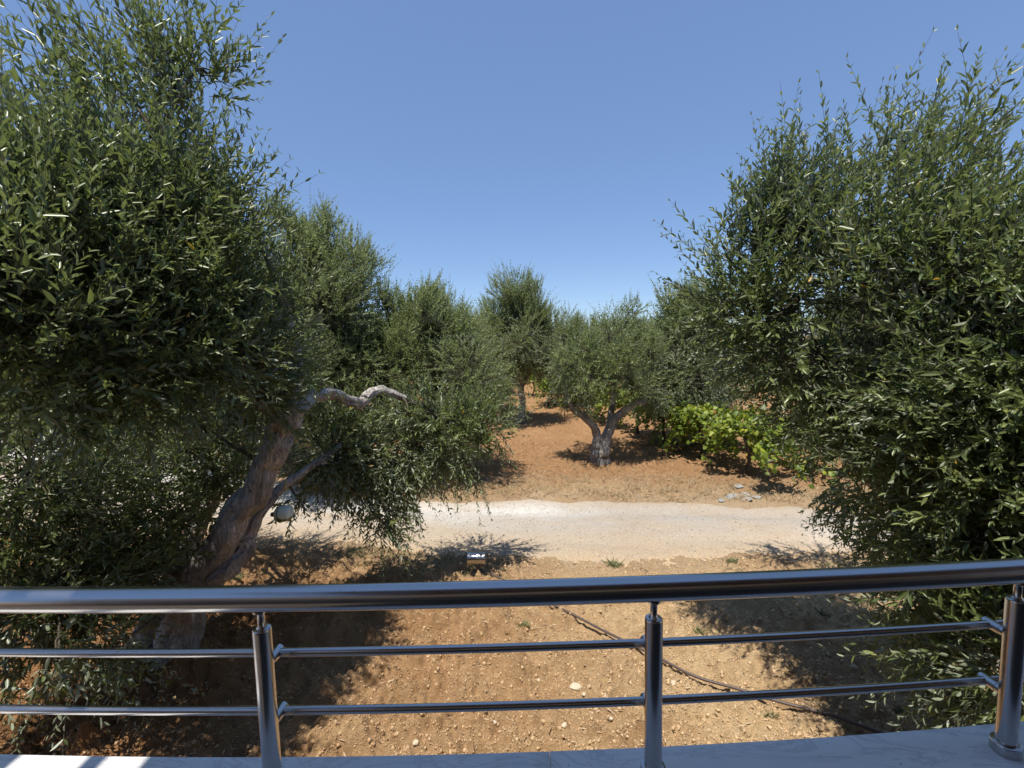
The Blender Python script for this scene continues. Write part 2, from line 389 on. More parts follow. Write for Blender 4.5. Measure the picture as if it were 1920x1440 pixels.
rock = np.clip(np.exp(-((x - 5.2) / 1.1) ** 2 - ((y - 6.75) / .5) ** 2) * 1.4 + np.clip((-.2 - x) / 1.5, 0, 1) * np.exp(-((v - .72) / .25) ** 2)
               + np.exp(-((x - .1) / 1.2) ** 2 - ((y - 8.4) / .5) ** 2), 0, 1)
prop(mesh("road", np.stack([x, y, z], 1), grid_faces(len(rx), len(rv)), M_ROAD, smooth=True, pt_attr={"edge": edge, "rock": rock}), kind="structure")
# far ridge, distance haze painted into its blue-grey colour
m_h, t_h, b_h = new_mat("hazed_ridge"); n_h = noise(t_h, objco(t_h), .004, 6)
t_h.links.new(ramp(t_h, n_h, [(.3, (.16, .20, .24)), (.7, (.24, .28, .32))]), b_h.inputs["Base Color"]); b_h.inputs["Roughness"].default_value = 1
hx = np.linspace(-7000, 7000, 160); hv = np.linspace(0, 1, 14)
X, V_ = np.meshgrid(hx, hv); x = X.ravel(); v = V_.ravel()
hh = 25 + 130 * fbm(x / 1500., x * 0 + 2, 4, 91)
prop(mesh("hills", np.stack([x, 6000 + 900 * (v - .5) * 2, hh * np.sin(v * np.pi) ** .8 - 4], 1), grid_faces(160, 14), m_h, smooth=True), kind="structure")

# ------------------------------------------------------------------ house, parapet, railing
def bow(x): return .0115 * x + .0235 * x * x
house = empty("house", (0, -2.3, 0), label="plastered house with a shaded veranda behind the balcony", cat="house")
def hb(name, mat, *boxes):
    b = MB()
    for a, c in boxes: b.box(np.array(a) - [0, -2.3, 0], np.array(c) - [0, -2.3, 0], .008)
    return b.build(name, mat, house)
XR = gnd(256, 1428, 2.03)[0] - .12 * 2.37
hb("wall", M_WALL, ((-5, -2.6, 0), (7, -2.3, 5.0)))
hb("veranda_roof", M_CEIL, ((XR, -2.298, 4.4), (7, .58, 4.62)))
hb("roof_beam", M_CEIL, ((XR - .17, -2.298, 4.45), (XR - .125, .8, 4.55)))
hb("roof_beam", M_CEIL, ((XR - .48, -2.298, 4.45), (XR - .37, .8, 4.55)))
hb("balcony_floor", M_FLOOR, ((-5, -2.298, 1.3), (7, .88, 1.5)))
xs = np.linspace(-3.2, 5, 60)
def strip(name, y0, y1, z0, z1, x0, x1, mat, parent):
    xx = np.linspace(x0, x1, max(6, int((x1 - x0) / .06))); b = MB(); n = len(xx); e = .004
    sec = [(y0, z0), (y1 - .002, z0), (y1, z0 + e), (y1, z1 - e), (y1 - e, z1), (y0 + e, z1), (y0, z1 - e)]
    V = np.concatenate([np.stack([xx, yy + bow(xx), np.full(n, zz)], 1) for yy, zz in sec]); k = len(sec)
    Q = [[(s % k) * n + i, ((s + 1) % k) * n + i, ((s + 1) % k) * n + i + 1, (s % k) * n + i + 1] for s in range(k) for i in range(n - 1)]
    b.add(V, [Q, [[s * n for s in range(k)][::-1], [s * n + n - 1 for s in range(k)]]]); return b.build(name, mat, parent)
par = empty("parapet_wall", (0, .98, 0), label="low plastered balcony parapet topped with white veined marble slabs", cat="wall")
def rel(o, p): o.location = -np.array(p.location); return o
rel(strip("wall",   .90, 1.115, 0, 1.970, -3.2, 5, M_WALL, par), par)
cuts = [-3.2, -2.45, -1.42, .078, 1.42, 2.9, 5]
for a, b_ in zip(cuts[:-1], cuts[1:]):
    rel(strip("coping_slab", .80, 1.152, 1.972, 2.012, a + .0008, b_ - .0008, M_MARBLE, par), par)

ral = empty("balcony_railing", (0, 1.07, 2.012), label="brushed stainless steel balcony railing with round handrail above two thin rails", cat="railing")
RY = 1.069
def curve(z, y, x0, x1, n=80):
    xx = np.linspace(x0, x1, n); return np.stack([xx, y + bow(xx), np.full(n, z)], 1)
org = np.array(ral.location)
def rb(name, fn, parent=ral, ang=40):
    b = MB(); fn(b); return smooth_angle(b.build(name, M_STEEL, parent), ang)
rb("handrail", lambda b: b.tube(curve(2.5, RY, -3.0, 4.6, 140) - org, .030, 40))
posts = [-1.555, -.618, .331, 1.262, 2.2]
RAILY = RY + .058
for zz in (2.322, 2.163):
    ends = [-3.0] + posts + [4.6]
    rb("rail", lambda b: b.tube(curve(zz, RAILY, -3.0, 4.6, 140) - org, .0105, 20))
for px_ in posts:
    P = np.array([px_, RY + bow(px_), 2.012]) - org
    post = rb("post", lambda b: b.lathe([(.0005, .006), (.0212, .006), (.0212, .409), (.0208, .412), (.0195, .414), (.0185, .4145), (.0001, .415)], P, 36))
    rb("base_flange", lambda b: b.lathe([(.031, .0006), (.031, .022), (.0300, .025), (.0275, .0265), (.0213, .027)], P, 36), post)
    rb("saddle_stem", lambda b: b.lathe([(.012, .4152), (.0105, .418), (.0082, .421), (.0082, .449), (.009, .451), (.0155, .4545), (.0175, .4565), (.0165, .4595), (.004, .462)], P, 24), post)
    for zz in (2.322, 2.163):
        q = P + [0, 0, zz - 2.012]
        rb("rail_holder", lambda b: b.tube([q + [0, .018, 0], q + [0, .030, 0], q + [0, .0305, 0], q + [0, .068, 0], q + [0, .072, 0], q + [0, .074, 0]], [.0115, .0115, .0125, .0145, .0138, .009], 20), post)

# ------------------------------------------------------------------ foliage
def leaf_mesh(base, d, nrm, L, W, fold=.25, droop=.1):
    """arrays of leaves -> V, F(quads): a folded lance shape of two quads"""
    s = unit(np.cross(d, nrm)); n = np.cross(s, d)
    L = L[:, None]; W = W[:, None]
    up = n * W * fold
    b = base; tip = base + d * L - n * L * droop
    l1 = base + d * L * .30 - s * W * .46 + up; l2 = base + d * L * .66 - s * W * .42 + up - n * L * droop * .4
    r1 = base + d * L * .30 + s * W * .46 + up; r2 = base + d * L * .66 + s * W * .42 + up - n * L * droop * .4
    V = np.stack([b, l1, l2, tip, r2, r1], 1).reshape(-1, 3)
    k = np.arange(len(base))[:, None] * 6
    Fq = np.concatenate([k + np.array([[0, 3, 2, 1]]), k + np.array([[0, 5, 4, 3]])], 1).reshape(-1, 4)
    return V, Fq
def tubes(P, r, sides=3):
    """P (N,K,3), r (N,K) -> V, F"""
    Nn, K, _ = P.shape
    T = unit(np.gradient(P, axis=1)); a = np.where(np.abs(T[..., 2:3]) < .9, np.array([0, 0, 1.]), np.array([1., 0, 0]))
    u = unit(np.cross(T, a)); v = np.cross(T, u)
    an = np.arange(sides) * 2 * np.pi / sides
    V = P[:, :, None, :] + r[:, :, None, None] * (np.cos(an)[None, None, :, None] * u[:, :, None, :] + np.sin(an)[None, None, :, None] * v[:, :, None, :])
    idx = np.arange(Nn * K * sides).reshape(Nn, K, sides); nx = np.roll(idx, -1, axis=2)
    Fq = np.stack([idx[:, :-1], nx[:, :-1], nx[:, 1:], idx[:, 1:]], -1).reshape(-1, 4)
    return V.reshape(-1, 3), Fq
def grow(clumps, rng, leaf=.056, per=13, twig=True, dens=1.0, shoot=.34, gap=.395, fq=2.9):
    """clumps: (centre, (rx,ry,rz), n shoots, bias vector).  Returns leaf V,F,tone and twig V,F."""
    S = []; D = []; B = []; Cc = []; LS = []
    for c, r, n, bias in clumps:
        n = max(3, int(n * dens)); r = np.asarray(r, float)
        r_ = np.random.default_rng(int(abs(c[0] * 7919 + c[1] * 104729 + c[2] * 1299709) * 10) % (2 ** 31))
        q = unit(r_.normal(size=(n, 3))) * (r_.random((n, 1)) ** .42)
        S.append(c + q * r)
        D.append(unit(q * .75 + np.asarray(bias) + r_.normal(size=(n, 3)) * .34)); B.append(np.tile(bias, (n, 1))); Cc.append(np.tile(c, (n, 1)))
        LS.append(np.full(n, 1.0) * (.75 + .5 * min(1, r.mean() / .5)))
    S = np.concatenate(S); D = np.concatenate(D); B = np.concatenate(B); Cc = np.concatenate(Cc); LS = np.concatenate(LS)
    o = 11.3
    def f3(k, q): return .5 * (vnoise(S[:, 0] * q + k + o, S[:, 2] * q + 3 * k, k) + vnoise(S[:, 1] * q + k + o, S[:, 2] * q + S[:, 0] * q * .6 + 5 * k, k + 40))
    keep = (f3(1, fq) + rng.normal(size=len(S)) * .05 + .4 * (rng.random(len(S)) < .25)) > gap              # gaps between the boughs
    fld = np.stack([f3(k, fq * .8) - .5 for k in (2, 3, 4)], 1)
    D = unit(D + fld * 2.0)
    S, D, B, Cc, LS = S[keep], D[keep], B[keep], Cc[keep], LS[keep]
    n = len(S); st = rng.normal(size=n) * .13; Ls = shoot * LS * rng.uniform(.6, 1.22, n)
    K = 5; t = np.linspace(0, 1, K)[None, :, None]
    wob = rng.normal(size=(n, 3)) * .12
    bend = B * .28 + wob - np.array([0, 0, .05])
    def pt(tt): return S[:, None, :] + Ls[:, None, None] * (D[:, None, :] * tt + bend[:, None, :] * tt * tt)
    tw = pt(t)
    # leaves in opposite pairs along each shoot
    tn = np.linspace(.06, 1.0, per)[None, :, None] + rng.uniform(-.02, .02, (n, per, 1))
    Pn = pt(tn); Tn = unit(D[:, None, :] + 2 * bend[:, None, :] * tn)
    a = unit(np.cross(Tn, rng.normal(size=(n, 1, 3)))); b = np.cross(Tn, a)
    ph = (np.arange(per) * (np.pi / 2))[None, :, None] + rng.uniform(-.5, .5, (n, per, 1))
    side = a * np.cos(ph) + b * np.sin(ph)
    out = []
    for sg in (1, -1):
        ang = rng.uniform(.30, .90, (n, per, 1))
        d = unit(Tn * np.cos(ang) + sg * side * np.sin(ang) + rng.normal(size=(n, per, 3)) * .16)
        nr = unit(Tn * .8 - sg * side * .35 + np.array([0, 0, .35]) + rng.normal(size=(n, per, 3)) * .35)
        L = leaf * rng.uniform(.62, 1.25, (n, per)) * (1 - .45 * np.clip((tn[..., 0] - .7) / .3, 0, 1))
        out.append((Pn.reshape(-1, 3), d.reshape(-1, 3), nr.reshape(-1, 3), L.ravel(), (st[:, None] + .22 * (tn[..., 0] - .5)).ravel()))
    base, d, nr, L, tt0 = [np.concatenate(k) for k in zip(*out)]
    keep = rng.random(len(base)) < .90
    base, d, nr, L, tt0 = base[keep], d[keep], nr[keep], L[keep], tt0[keep]
    V, Fq = leaf_mesh(base, d, nr, L, L * rng.uniform(.23, .31, len(L)), droop=.06)
    tone = np.clip(rng.beta(2.2, 2.6, len(base)) * .9 + tt0, 0, .975)
    yl = rng.random(len(base)) < .0025; tone[yl] = 1.0
    out2 = None
    if twig:
        r = np.linspace(.0026, .0009, K)[None, :] * np.ones((n, 1))
        V2, F2 = tubes(tw, r)
        # branchlets that carry the shoots
        m = rng.random(n) < .30; A = Cc[m] + (S[m] - Cc[m]) * .05; E = S[m]
        mid = (A + E) / 2 + rng.normal(size=A.shape) * .05
        tt = np.linspace(0, 1, 5)[None, :, None]
        Pb = (1 - tt) ** 2 * A[:, None] + 2 * tt * (1 - tt) * mid[:, None] + tt ** 2 * E[:, None]
        V3, F3 = tubes(Pb, np.linspace(.0075, .003, 5)[None, :] * np.ones((len(A), 1)), 4)
        out2 = (np.concatenate([V2, V3]), np.concatenate([F2, F3 + len(V2)]))
    return (V, Fq, np.repeat(tone, 2)), out2
def sub_limbs(clumps, skel, rng, r0=.022):
    """a bent branch from the nearest skeleton point to every clump centre"""
    Ps = []
    for c, r, n, bias in clumps:
        k = np.argmin(np.linalg.norm(skel - c, axis=1)); a = skel[k]; L = np.linalg.norm(c - a)
        if L < .05: continue
        mid = (a + c) / 2 + rng.normal(size=3) * .12 * L + np.array([0, 0, .08 * L]); t = np.linspace(0, 1, 8)[:, None]
        Ps.append((1 - t) ** 2 * a + 2 * t * (1 - t) * mid + t * t * c)
    Ps = np.array(Ps); return tubes(Ps, np.linspace(r0, r0 * .3, 8)[None, :] * np.ones((len(Ps), 1)), 7)
def make_tree(base, limbs, clumps, seed, label, group=None, leaf=.077, dens=1.65, per=11, bark=M_BARK, leafmat=M_OLIVE, flute=.10, sides=32, shoot=.46, twig=True):
    """limbs: list of (points, radii); the first ones up to 'trunk' count are trunk"""
    rng = np.random.default_rng(seed)
    base = np.asarray(base, float)
    root = empty("olive_tree", base, label=label, cat="olive tree", group=group)
    tr = MB(); skel = []
    for i, (P, r) in enumerate(limbs):
        P = np.asarray(P, float); Q = spline(np.column_stack([P, r]), 7); pts, rr = Q[:, :3], Q[:, 3]
        wob = np.column_stack([vnoise(np.arange(len(pts)) * .45, np.full(len(pts), k + seed * 7.), i + 3) - .5 for k in range(3)])
        wob[0] = 0; pts = pts + wob * rr[:, None] * .55
        tr.tube(pts - base, rr, sides if rr.max() > .06 else 14, True, flute if rr.max() > .05 else .05, seed + i, lump=.24)
        skel.append(pts[len(pts) // 3:])
    trunk = tr.build("trunk", bark, root, smooth=True)
    skel = np.concatenate(skel)
    (V, Fq, tone), tw = grow(clumps, rng, leaf, per, twig, dens, shoot)
    mesh("crown", V - base, Fq, leafmat, root, face_attr=("tone", tone))
    V4, F4 = sub_limbs(clumps, skel, rng)
    if tw is not None: V4, F4 = np.concatenate([V4, tw[0]]), np.concatenate([F4, tw[1] + len(V4)])
    mesh("twigs", V4 - base, F4, M_TWIG, root, smooth=True)
    return root
Z = np.array([0, 0, 1.0])
def CL(rows, n0=110, squash=1.0):
    out = []
    for row in rows:
        px, py, d, r = row[:4]; b = row[4] if len(row) > 4 else 'n'; k = row[5] if len(row) > 5 else 1.0
        bias = {'u': .95 * Z, 'n': .50 * Z, 's': .12 * Z, 'd': -.75 * Z}[b]
        rr = np.array([r, r, r * squash]) * ((.85, .85, 1.1) if b == 'd' else (1, 1, 1))
        py = py + {'u': 60, 'n': 20}.get(b, 0) * 3.4 / d
        out.append((at(px, py, d), rr, n0 * (r / .5) ** 1.7 * k * (.72 if b == 'u' else 1), bias))
    return out
def LB(*rows): return [at(*q[:3]) if len(q) == 4 else gnd(q[0], q[1]) - [0, 0, .06] for q in rows], [q[-1] for q in rows]

# --- the near tree on the left
limbsL = [
    LB((318, 1272, .22), (330, 1200, 4.45, .155), (350, 1130, 4.40, .14), (378, 1075, 4.35, .135), (420, 1005, 4.3, .128), (470, 930, 4.3, .118), (508, 855, 4.3, .112), (532, 800, 4.3, .118), (545, 765, 4.3, .11)),
    LB((268, 1268, .20), (282, 1200, 4.55, .15), (300, 1130, 4.6, .13), (330, 1075, 4.7, .10), (365, 1000, 4.9, .09), (400, 920, 5.1, .075), (440, 850, 5.3, .05)),
    LB((345, 1268, .17), (345, 1200, 4.4, .13), (360, 1130, 4.35, .12), (380, 1085, 4.33, .09)),
    LB((385, 1090, 4.32, .09), (430, 1065, 4.35, .085), (462, 1025, 4.45, .072), (478, 975, 4.5, .058), (520, 925, 4.6, .045), (575, 880, 4.8, .035), (640, 835, 5.1, .025)),
    LB((540, 800, 4.3, .10), (495, 750, 4.15, .08), (440, 685, 3.95, .06), (395, 610, 3.75, .048), (350, 510, 3.5, .036), (310, 400, 3.3, .035), (290, 280, 3.3, .02)),
    LB((535, 800, 4.3, .12), (560, 763, 4.4, .085), (588, 744, 4.6, .062), (622, 738, 4.8, .055), (655, 750, 5.0, .052), (678, 757, 5.1, .056), (690, 740, 5.2, .052), (715, 733, 5.35, .047), (752, 743, 5.55, .036), (785, 760, 5.8, .02), (840, 790, 6.1, .012)),
    LB((540, 790, 4.3, .09), (555, 700, 4.4, .06), (540, 600, 4.4, .045), (500, 480, 4.2, .03), (470, 380, 4.1, .02)),
    LB((372, 1090, 4.4, .065), (310, 1062, 4.4, .045), (230, 1030, 4.2, .03), (120, 1000, 3.9, .016), (30, 970, 3.6, .010)),
]
clL = CL([
    (325, 110, 3.6, .28, 'u'), (225, 110, 3.3, .30, 'u'), (165, 170, 3.1, .28, 'u'), (30, 290, 2.8, .30, 'u'), (375, 270, 3.9, .25, 'u'), (300, 260, 3.4, .5, 'u', 1.1), (160, 300, 2.8, .46, 'u'), (-10, 400, 2.3, .36, 'u'), (90, 330, 2.7, .34, 'u'),
    (375, 70, 3.6, .24, 'u'), (400, 370, 4.0, .22, 'u'), (350, 400, 3.6, .44, 'n', 1.2), (250, 430, 3.1, .5, 'n', 1.2), (110, 480, 2.6, .42, 'n', 1.2), (180, 390, 3.2, .45, 'n', 1.2), (20, 470, 2.7, .42, 'n', 1.2), (320, 470, 3.4, .42, 'n', 1.2), (100, 580, 3.0, .4, 'n', 1.1), (-50, 520, 2.2, .45), (430, 445, 4.0, .25, 'n'),
    (415, 540, 3.9, .34, 'n', 1.3), (330, 560, 3.4, .48, 's', 1.2), (190, 600, 2.9, .42, 's'), (50, 660, 2.5, .38, 's'), (500, 600, 4.3, .36), (480, 690, 4.4, .36, 's'),
    (400, 705, 5.9, .56, 'n', 1.3), (270, 745, 6.0, .62, 'n', 1.3), (120, 755, 5.9, .62, 'n', 1.2), (-20, 780, 5.7, .56, 'n', 1.2), (340, 800, 6.1, .5, 'n', 1.2), (190, 820, 6.0, .5, 'n', 1.1), (490, 725, 5.8, .34, 'n', 1.2), (480, 810, 5.7, .28, 's', 1.2),
    (370, 850, 4.9, .42, 's', 1.2), (230, 870, 4.7, .45, 's', .8), (290, 950, 4.5, .42, 's', 1.2), (400, 900, 5.0, .26, 's'), (200, 1020, 4.1, .40, 's', 1.1), (90, 1060, 3.8, .40, 's', 1.1), (20, 1000, 3.5, .35, 's', .8), (-60, 940, 3.2, .4, 's'), (310, 1040, 4.2, .28, 's', 1.2), (150, 960, 3.7, .36, 's', 1.3), (60, 880, 3.4, .36, 's', 1.3), (230, 1090, 3.9, .3, 's', 1.2), (80, 1110, 3.4, .34, 's', 1.2), (380, 800, 4.2, .3, 's', 1.3), (430, 880, 4.9, .2, 's', 1.2),
    (40, 1150, 3.3, .30, 'd', .9), (150, 1170, 3.5, .32, 'd', .9), (235, 1110, 3.8, .20, 'd', .8), (110, 1235, 3.1, .16, 'd', .8), (190, 1225, 3.3, .12, 'd', .7),
    (625, 835, 5.2, .30, 's', 1.4), (690, 845, 5.6, .36, 's', 1.4), (775, 825, 5.9, .36, 's', 1.4), (855, 810, 6.1, .36, 's', 1.4), (905, 800, 6.1, .28, 's', 1.2), (660, 865, 5.2, .32, 'd'), (735, 865, 5.5, .38, 'd', 1.1), (830, 850, 5.8, .30, 'd'),
    (715, 925, 5.4, .22, 'd', 1.2), (722, 985, 5.3, .16, 'd', 1.2), (880, 875, 5.9, .16, 'd', .9), (600, 880, 4.9, .18, 'd', .7), (555, 930, 4.75, .09, 'd', .6), (815, 770, 5.7, .20, 'n', 1.3), (765, 770, 5.4, .12, 's', 1.3),
    (430, 640, 3.6, .30, 'n', 1.3), (330, 660, 3.2, .34, 's', 1.3), (480, 700, 3.9, .24, 's', 1.3), (200, 690, 2.9, .34, 's', 1.3), (480, 745, 3.95, .14, 's', 1.2), (770, 742, 5.6, .13, 'n', 1.2), (420, 590, 3.6, .25, 'n', 1.2),
])
treeL = make_tree(gnd(315, 1268), limbsL, clL, 3, "big near olive tree with thick leaning trunk and a plastic jug hung on its limb")
# --- the near tree on the right
limbsR = [
    LB((1800, 1240, .24), (1790, 1160, 4.6, .17), (1768, 1080, 4.55, .14), (1735, 1005, 4.5, .105), (1692, 940, 4.4, .088), (1635, 890, 4.35, .078), (1565, 822, 4.3, .065), (1515, 750, 4.2, .05), (1470, 660, 4.1, .035), (1430, 560, 4.0, .02)),
    LB((1825, 1240, .2), (1812, 1120, 4.55, .14), (1815, 980, 4.35, .12), (1815, 830, 4.1, .09), (1790, 680, 3.8, .07), (1740, 520, 3.6, .05), (1720, 380, 3.5, .03)),
    LB((1815, 1000, 4.4, .1), (1880, 880, 4.2, .08), (1940, 720, 3.8, .06), (1950, 540, 3.3, .035)),
    LB((1810, 1040, 4.4, .08), (1850, 960, 3.8, .06), (1900, 880, 3.2, .045), (1950, 820, 2.7, .03)),
    LB((1690, 940, 4.4, .07), (1660, 800, 4.0, .05), (1630, 620, 3.7, .04), (1600, 450, 3.7, .025)),
]
clR = CL([
    (1745, 225, 3.5, .28, 'u'), (1800, 265, 3.3, .22, 'u'), (1665, 255, 3.7, .32, 'u'), (1585, 290, 3.8, .32, 'u'), (1480, 315, 3.9, .27, 'u'), (1425, 390, 4.0, .26, 'u'), (1365, 455, 4.0, .20, 'n', 1.1), (1510, 410, 3.8, .42, 'n', 1.1), (1630, 370, 3.5, .46, 'u', 1.1), (1750, 320, 3.3, .42, 'u'), (1860, 450, 2.9, .30, 'n'), (1980, 560, 2.7, .3, 'n'),
    (1400, 500, 4.0, .26, 'n', 1.5), (1390, 570, 4.0, .26, 's', 1.5), (1450, 460, 3.9, .28, 'n', 1.5), (1400, 520, 4.0, .32, 'n', 1.2), (1360, 570, 4.1, .20, 's', 1.2), (1500, 540, 3.7, .45, 'n', 1.2), (1630, 530, 3.3, .46, 'n', 1.1), (1770, 520, 2.9, .44, 'n'), (1900, 560, 2.6, .42, 'n'),
    (1440, 635, 4.0, .34, 's', 1.2), (1545, 670, 3.7, .45, 's', 1.2), (1680, 680, 3.3, .46, 's', 1.1), (1820, 700, 2.8, .44, 's'), (1940, 760, 2.5, .40, 's'), (1455, 700, 4.2, .16, 's'), (1535, 755, 4.1, .22, 's'), (1610, 780, 3.9, .36, 's', 1.1), (1740, 810, 3.4, .44, 's', 1.1), (1870, 880, 2.8, .42, 's'),
    (1710, 880, 3.7, .30, 's', 1.3), (1660, 850, 3.8, .26, 's', 1.2), (1620, 720, 3.5, .4, 's', 1.2), (1750, 740, 3.1, .42, 's', 1.3), (1840, 820, 2.8, .4, 's', 1.3), (1800, 620, 2.9, .42, 's', 1.2), (1900, 700, 2.6, .4, 's', 1.2), (1830, 1020, 3.0, .38, 's', 1.3), (1900, 1120, 2.7, .32, 's', 1.2), (1780, 950, 3.3, .40, 's', 1.1), (1900, 1020, 2.7, .38, 's', 1.1), (1610, 930, 4.7, .20, 'd', .8), (1650, 990, 4.7, .18, 'd', .9), (1580, 930, 4.7, .12, 'd', .9), (1690, 1030, 4.5, .22, 'd'), (1760, 1070, 3.7, .34, 's', 1.1), (1850, 1110, 3.0, .36, 's', 1.1),
    (1740, 1150, 3.4, .24, 'd'), (1800, 1200, 2.9, .26, 'd', .9), (1880, 1190, 2.6, .30, 's'), (1840, 1270, 2.7, .15, 'd', .8), (1910, 1270, 2.4, .22, 'd'), (1990, 1000, 2.4, .4, 's'), (1990, 640, 2.6, .4, 's'), (1490, 715, 5.6, .24, 's'), (1570, 770, 5.6, .32, 's'), (1640, 830, 5.4, .3, 's'),
])
treeR = make_tree(gnd(1808, 1236), limbsR, clR, 8, "tall near olive tree with dense crown hanging low beside the railing's end post")
# --- central tree across the road
b4 = gnd(1125, 868)
limbs4 = [
    LB((1120, 868, .19), (1121, 850, 11.75, .15), (1120, 825, 11.75, .11), (1116, 805, 11.7, .095), (1100, 785, 11.6, .085), (1080, 772, 11.5, .07), (1066, 750, 11.4, .055), (1060, 710, 11.4, .03)),
    LB((1131, 869, .19), (1133, 845, 11.7, .155), (1139, 815, 11.75, .125), (1149, 790, 11.8, .11), (1168, 772, 11.8, .095), (1192, 756, 11.6, .075), (1206, 752, 11.5, .06), (1215, 700, 11.6, .03)),
    LB((1142, 812, 11.8, .12), (1145, 780, 12.1, .08), (1150, 730, 12.2, .07), (1150, 640, 12.2, .04)),
]
cl4 = CL([
    (1170, 585, 11.8, .36, 'u'), (1140, 620, 11.6, .45, 'u'), (1200, 620, 11.9, .42, 'u'), (1095, 645, 11.5, .45, 'n'), (1220, 660, 11.6, .42, 'n'), (1160, 670, 11.3, .55, 'n'), (1065, 685, 11.5, .45, 's'), (1110, 710, 11.2, .5, 's'), (1180, 720, 11.4, .5, 's'), (1060, 730, 11.8, .32, 'd'), (1225, 715, 11.6, .42, 's'), (1150, 640, 12.6, .6, 'n'), (1100, 690, 12.6, .5), (1215, 690, 12.6, .5),
    (1095, 745, 11.4, .26, 'd'), (1230, 745, 11.8, .3, 'd'), (1185, 560, 11.8, .2, 'u')], n0=130)
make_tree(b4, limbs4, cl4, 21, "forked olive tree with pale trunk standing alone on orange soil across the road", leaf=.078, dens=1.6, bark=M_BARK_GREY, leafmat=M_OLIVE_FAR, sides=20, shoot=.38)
# --- generic olive: dome of clumps on two or three limbs
def olive(base, h, wdt, seed, label, group=None, n0=90, leaf=.080, low=.14, dens=1.6, twig=True, forks=3, pale=True, r=.17, per=13, ncl=17, narrow=.75):
    rng = np.random.default_rng(seed); base = np.asarray(base, float)
    hz = .30 * h; limbs = []; a0 = rng.uniform(0, 6.28)
    fork = base + [rng.uniform(-.2, .2), rng.uniform(-.2, .2), hz]
    limbs.append(([base - [0, 0, .06], base + [0, 0, .25 * hz], (base + fork) / 2 + rng.normal(size=3) * .06, fork], [r * 1.5, r * 1.1, r * .9, r * .9]))
    for k in range(forks):
        a = a0 + k * 2 * np.pi / forks + rng.uniform(-.4, .4); o = np.array([math.cos(a), math.sin(a), 0])
        limbs.append(([fork - [0, 0, .1], fork + o * wdt * .14 + Z * .12 * h, fork + o * wdt * .24 + Z * .28 * h, fork + o * wdt * .22 + Z * .5 * h], [r * .75, r * .55, r * .4, r * .18]))
    cl = []; c = base + Z * h * (low + 1) / 2; ez = h * (1 - low) / 2
    for k in range(ncl):
        zz = 1 - 2 * (k + .5) / ncl; th = k * 2.39996 + a0; rad = math.sqrt(max(0, 1 - zz * zz)) * (1 if zz < .2 else 1 - (1 - narrow) * zz)
        q = np.array([math.cos(th) * rad * wdt / 2 * .72, math.sin(th) * rad * wdt / 2 * .72, zz * ez * .74]) * rng.uniform(.75, 1.12)
        rr = rng.uniform(.15, .25) * (wdt + h) * .42
        q = q + rng.normal(size=3) * [.16, .16, .12]
        b = .7 * Z if zz > .3 else (.2 * Z if zz > -.4 else -.45 * Z)
        cl.append((c + q, np.array([rr, rr, rr * .9]), n0 * (rr / .5) ** 1.6, b))
    cl.append((c, np.array([wdt * .32, wdt * .32, ez * .65]), n0 * 1.8, .3 * Z))
    for k in range(5):                                              # whippy upright shoots above the dome
        th = rng.uniform(0, 6.28); rad = rng.uniform(.05, .33) * wdt; rr = rng.uniform(.13, .22)
        cl.append((c + [math.cos(th) * rad, math.sin(th) * rad, ez * rng.uniform(.62, .95)], np.array([rr, rr, rr * 1.9]), n0 * .32, .95 * Z))
    for k in range(5):                                              # hanging skirts
        th = rng.uniform(0, 6.28); rad = rng.uniform(.3, .45) * wdt
        cl.append((c + [math.cos(th) * rad, math.sin(th) * rad, -ez * rng.uniform(.5, .85)], np.array([.24, .24, .34]), n0 * .30, -.7 * Z))
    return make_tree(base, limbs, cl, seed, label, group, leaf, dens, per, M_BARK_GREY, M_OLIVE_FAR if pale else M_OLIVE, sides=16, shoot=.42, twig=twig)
GROVE = "olive trees of the grove across the road"
def gx_(px, d):                                                   # ground point under pixel column px, d metres ahead
    v = ray(px, 720); return np.array([v[0] / v[1] * d, d, 0.0])
olive(gx_(605, 9.9), 5.7, 3.2, 31, "tallest olive behind the leaning trunk, its bushy top just right of the big crown", GROVE, n0=125, leaf=.076, narrow=.35)
olive(gx_(800, 10.6), 4.3, 3.5, 32, "spreading olive with feathery upright shoots above the gnarled horizontal limb", GROVE, n0=125, leaf=.076)
olive(gx_(470, 11.6), 4.6, 3.6, 33, "olive mostly hidden behind the leaning trunk's fork", GROVE, n0=110)
olive(gx_(210, 13.5), 4.4, 4.0, 34, "olive seen in scraps through the big left crown", GROVE, n0=90)
olive(gx_(995, 17.4) + [-.35, 0, 0], 5.0, 3.2, 35, "slim olive with a bent white trunk in front of the utility pole", GROVE, n0=105, leaf=.08, low=.36, r=.13, narrow=.6)
olive(gx_(1290, 13.2), 4.55, 2.7, 36, "olive drooping over the grapevines right of the forked tree", GROVE, n0=115, low=.18, narrow=.35)
olive(gx_(905, 20.5), 4.2, 3.6, 37, "low pale olive between the feathery tree and the slim white-trunked one", GROVE, n0=80, leaf=.075)
olive(gx_(1350, 24), 3.6, 4.6, 38, "round low olive showing against the sky at the vineyard's far right", GROVE, n0=75, leaf=.08)
olive(gx_(1085, 22), 4.3, 3.6, 39, "olive glimpsed between the slim tree and the forked tree", GROVE, n0=75, leaf=.078)
olive(gx_(1560, 15.5), 4.2, 3.8, 40, "olive behind the low right crown beyond the vines", GROVE, n0=80)

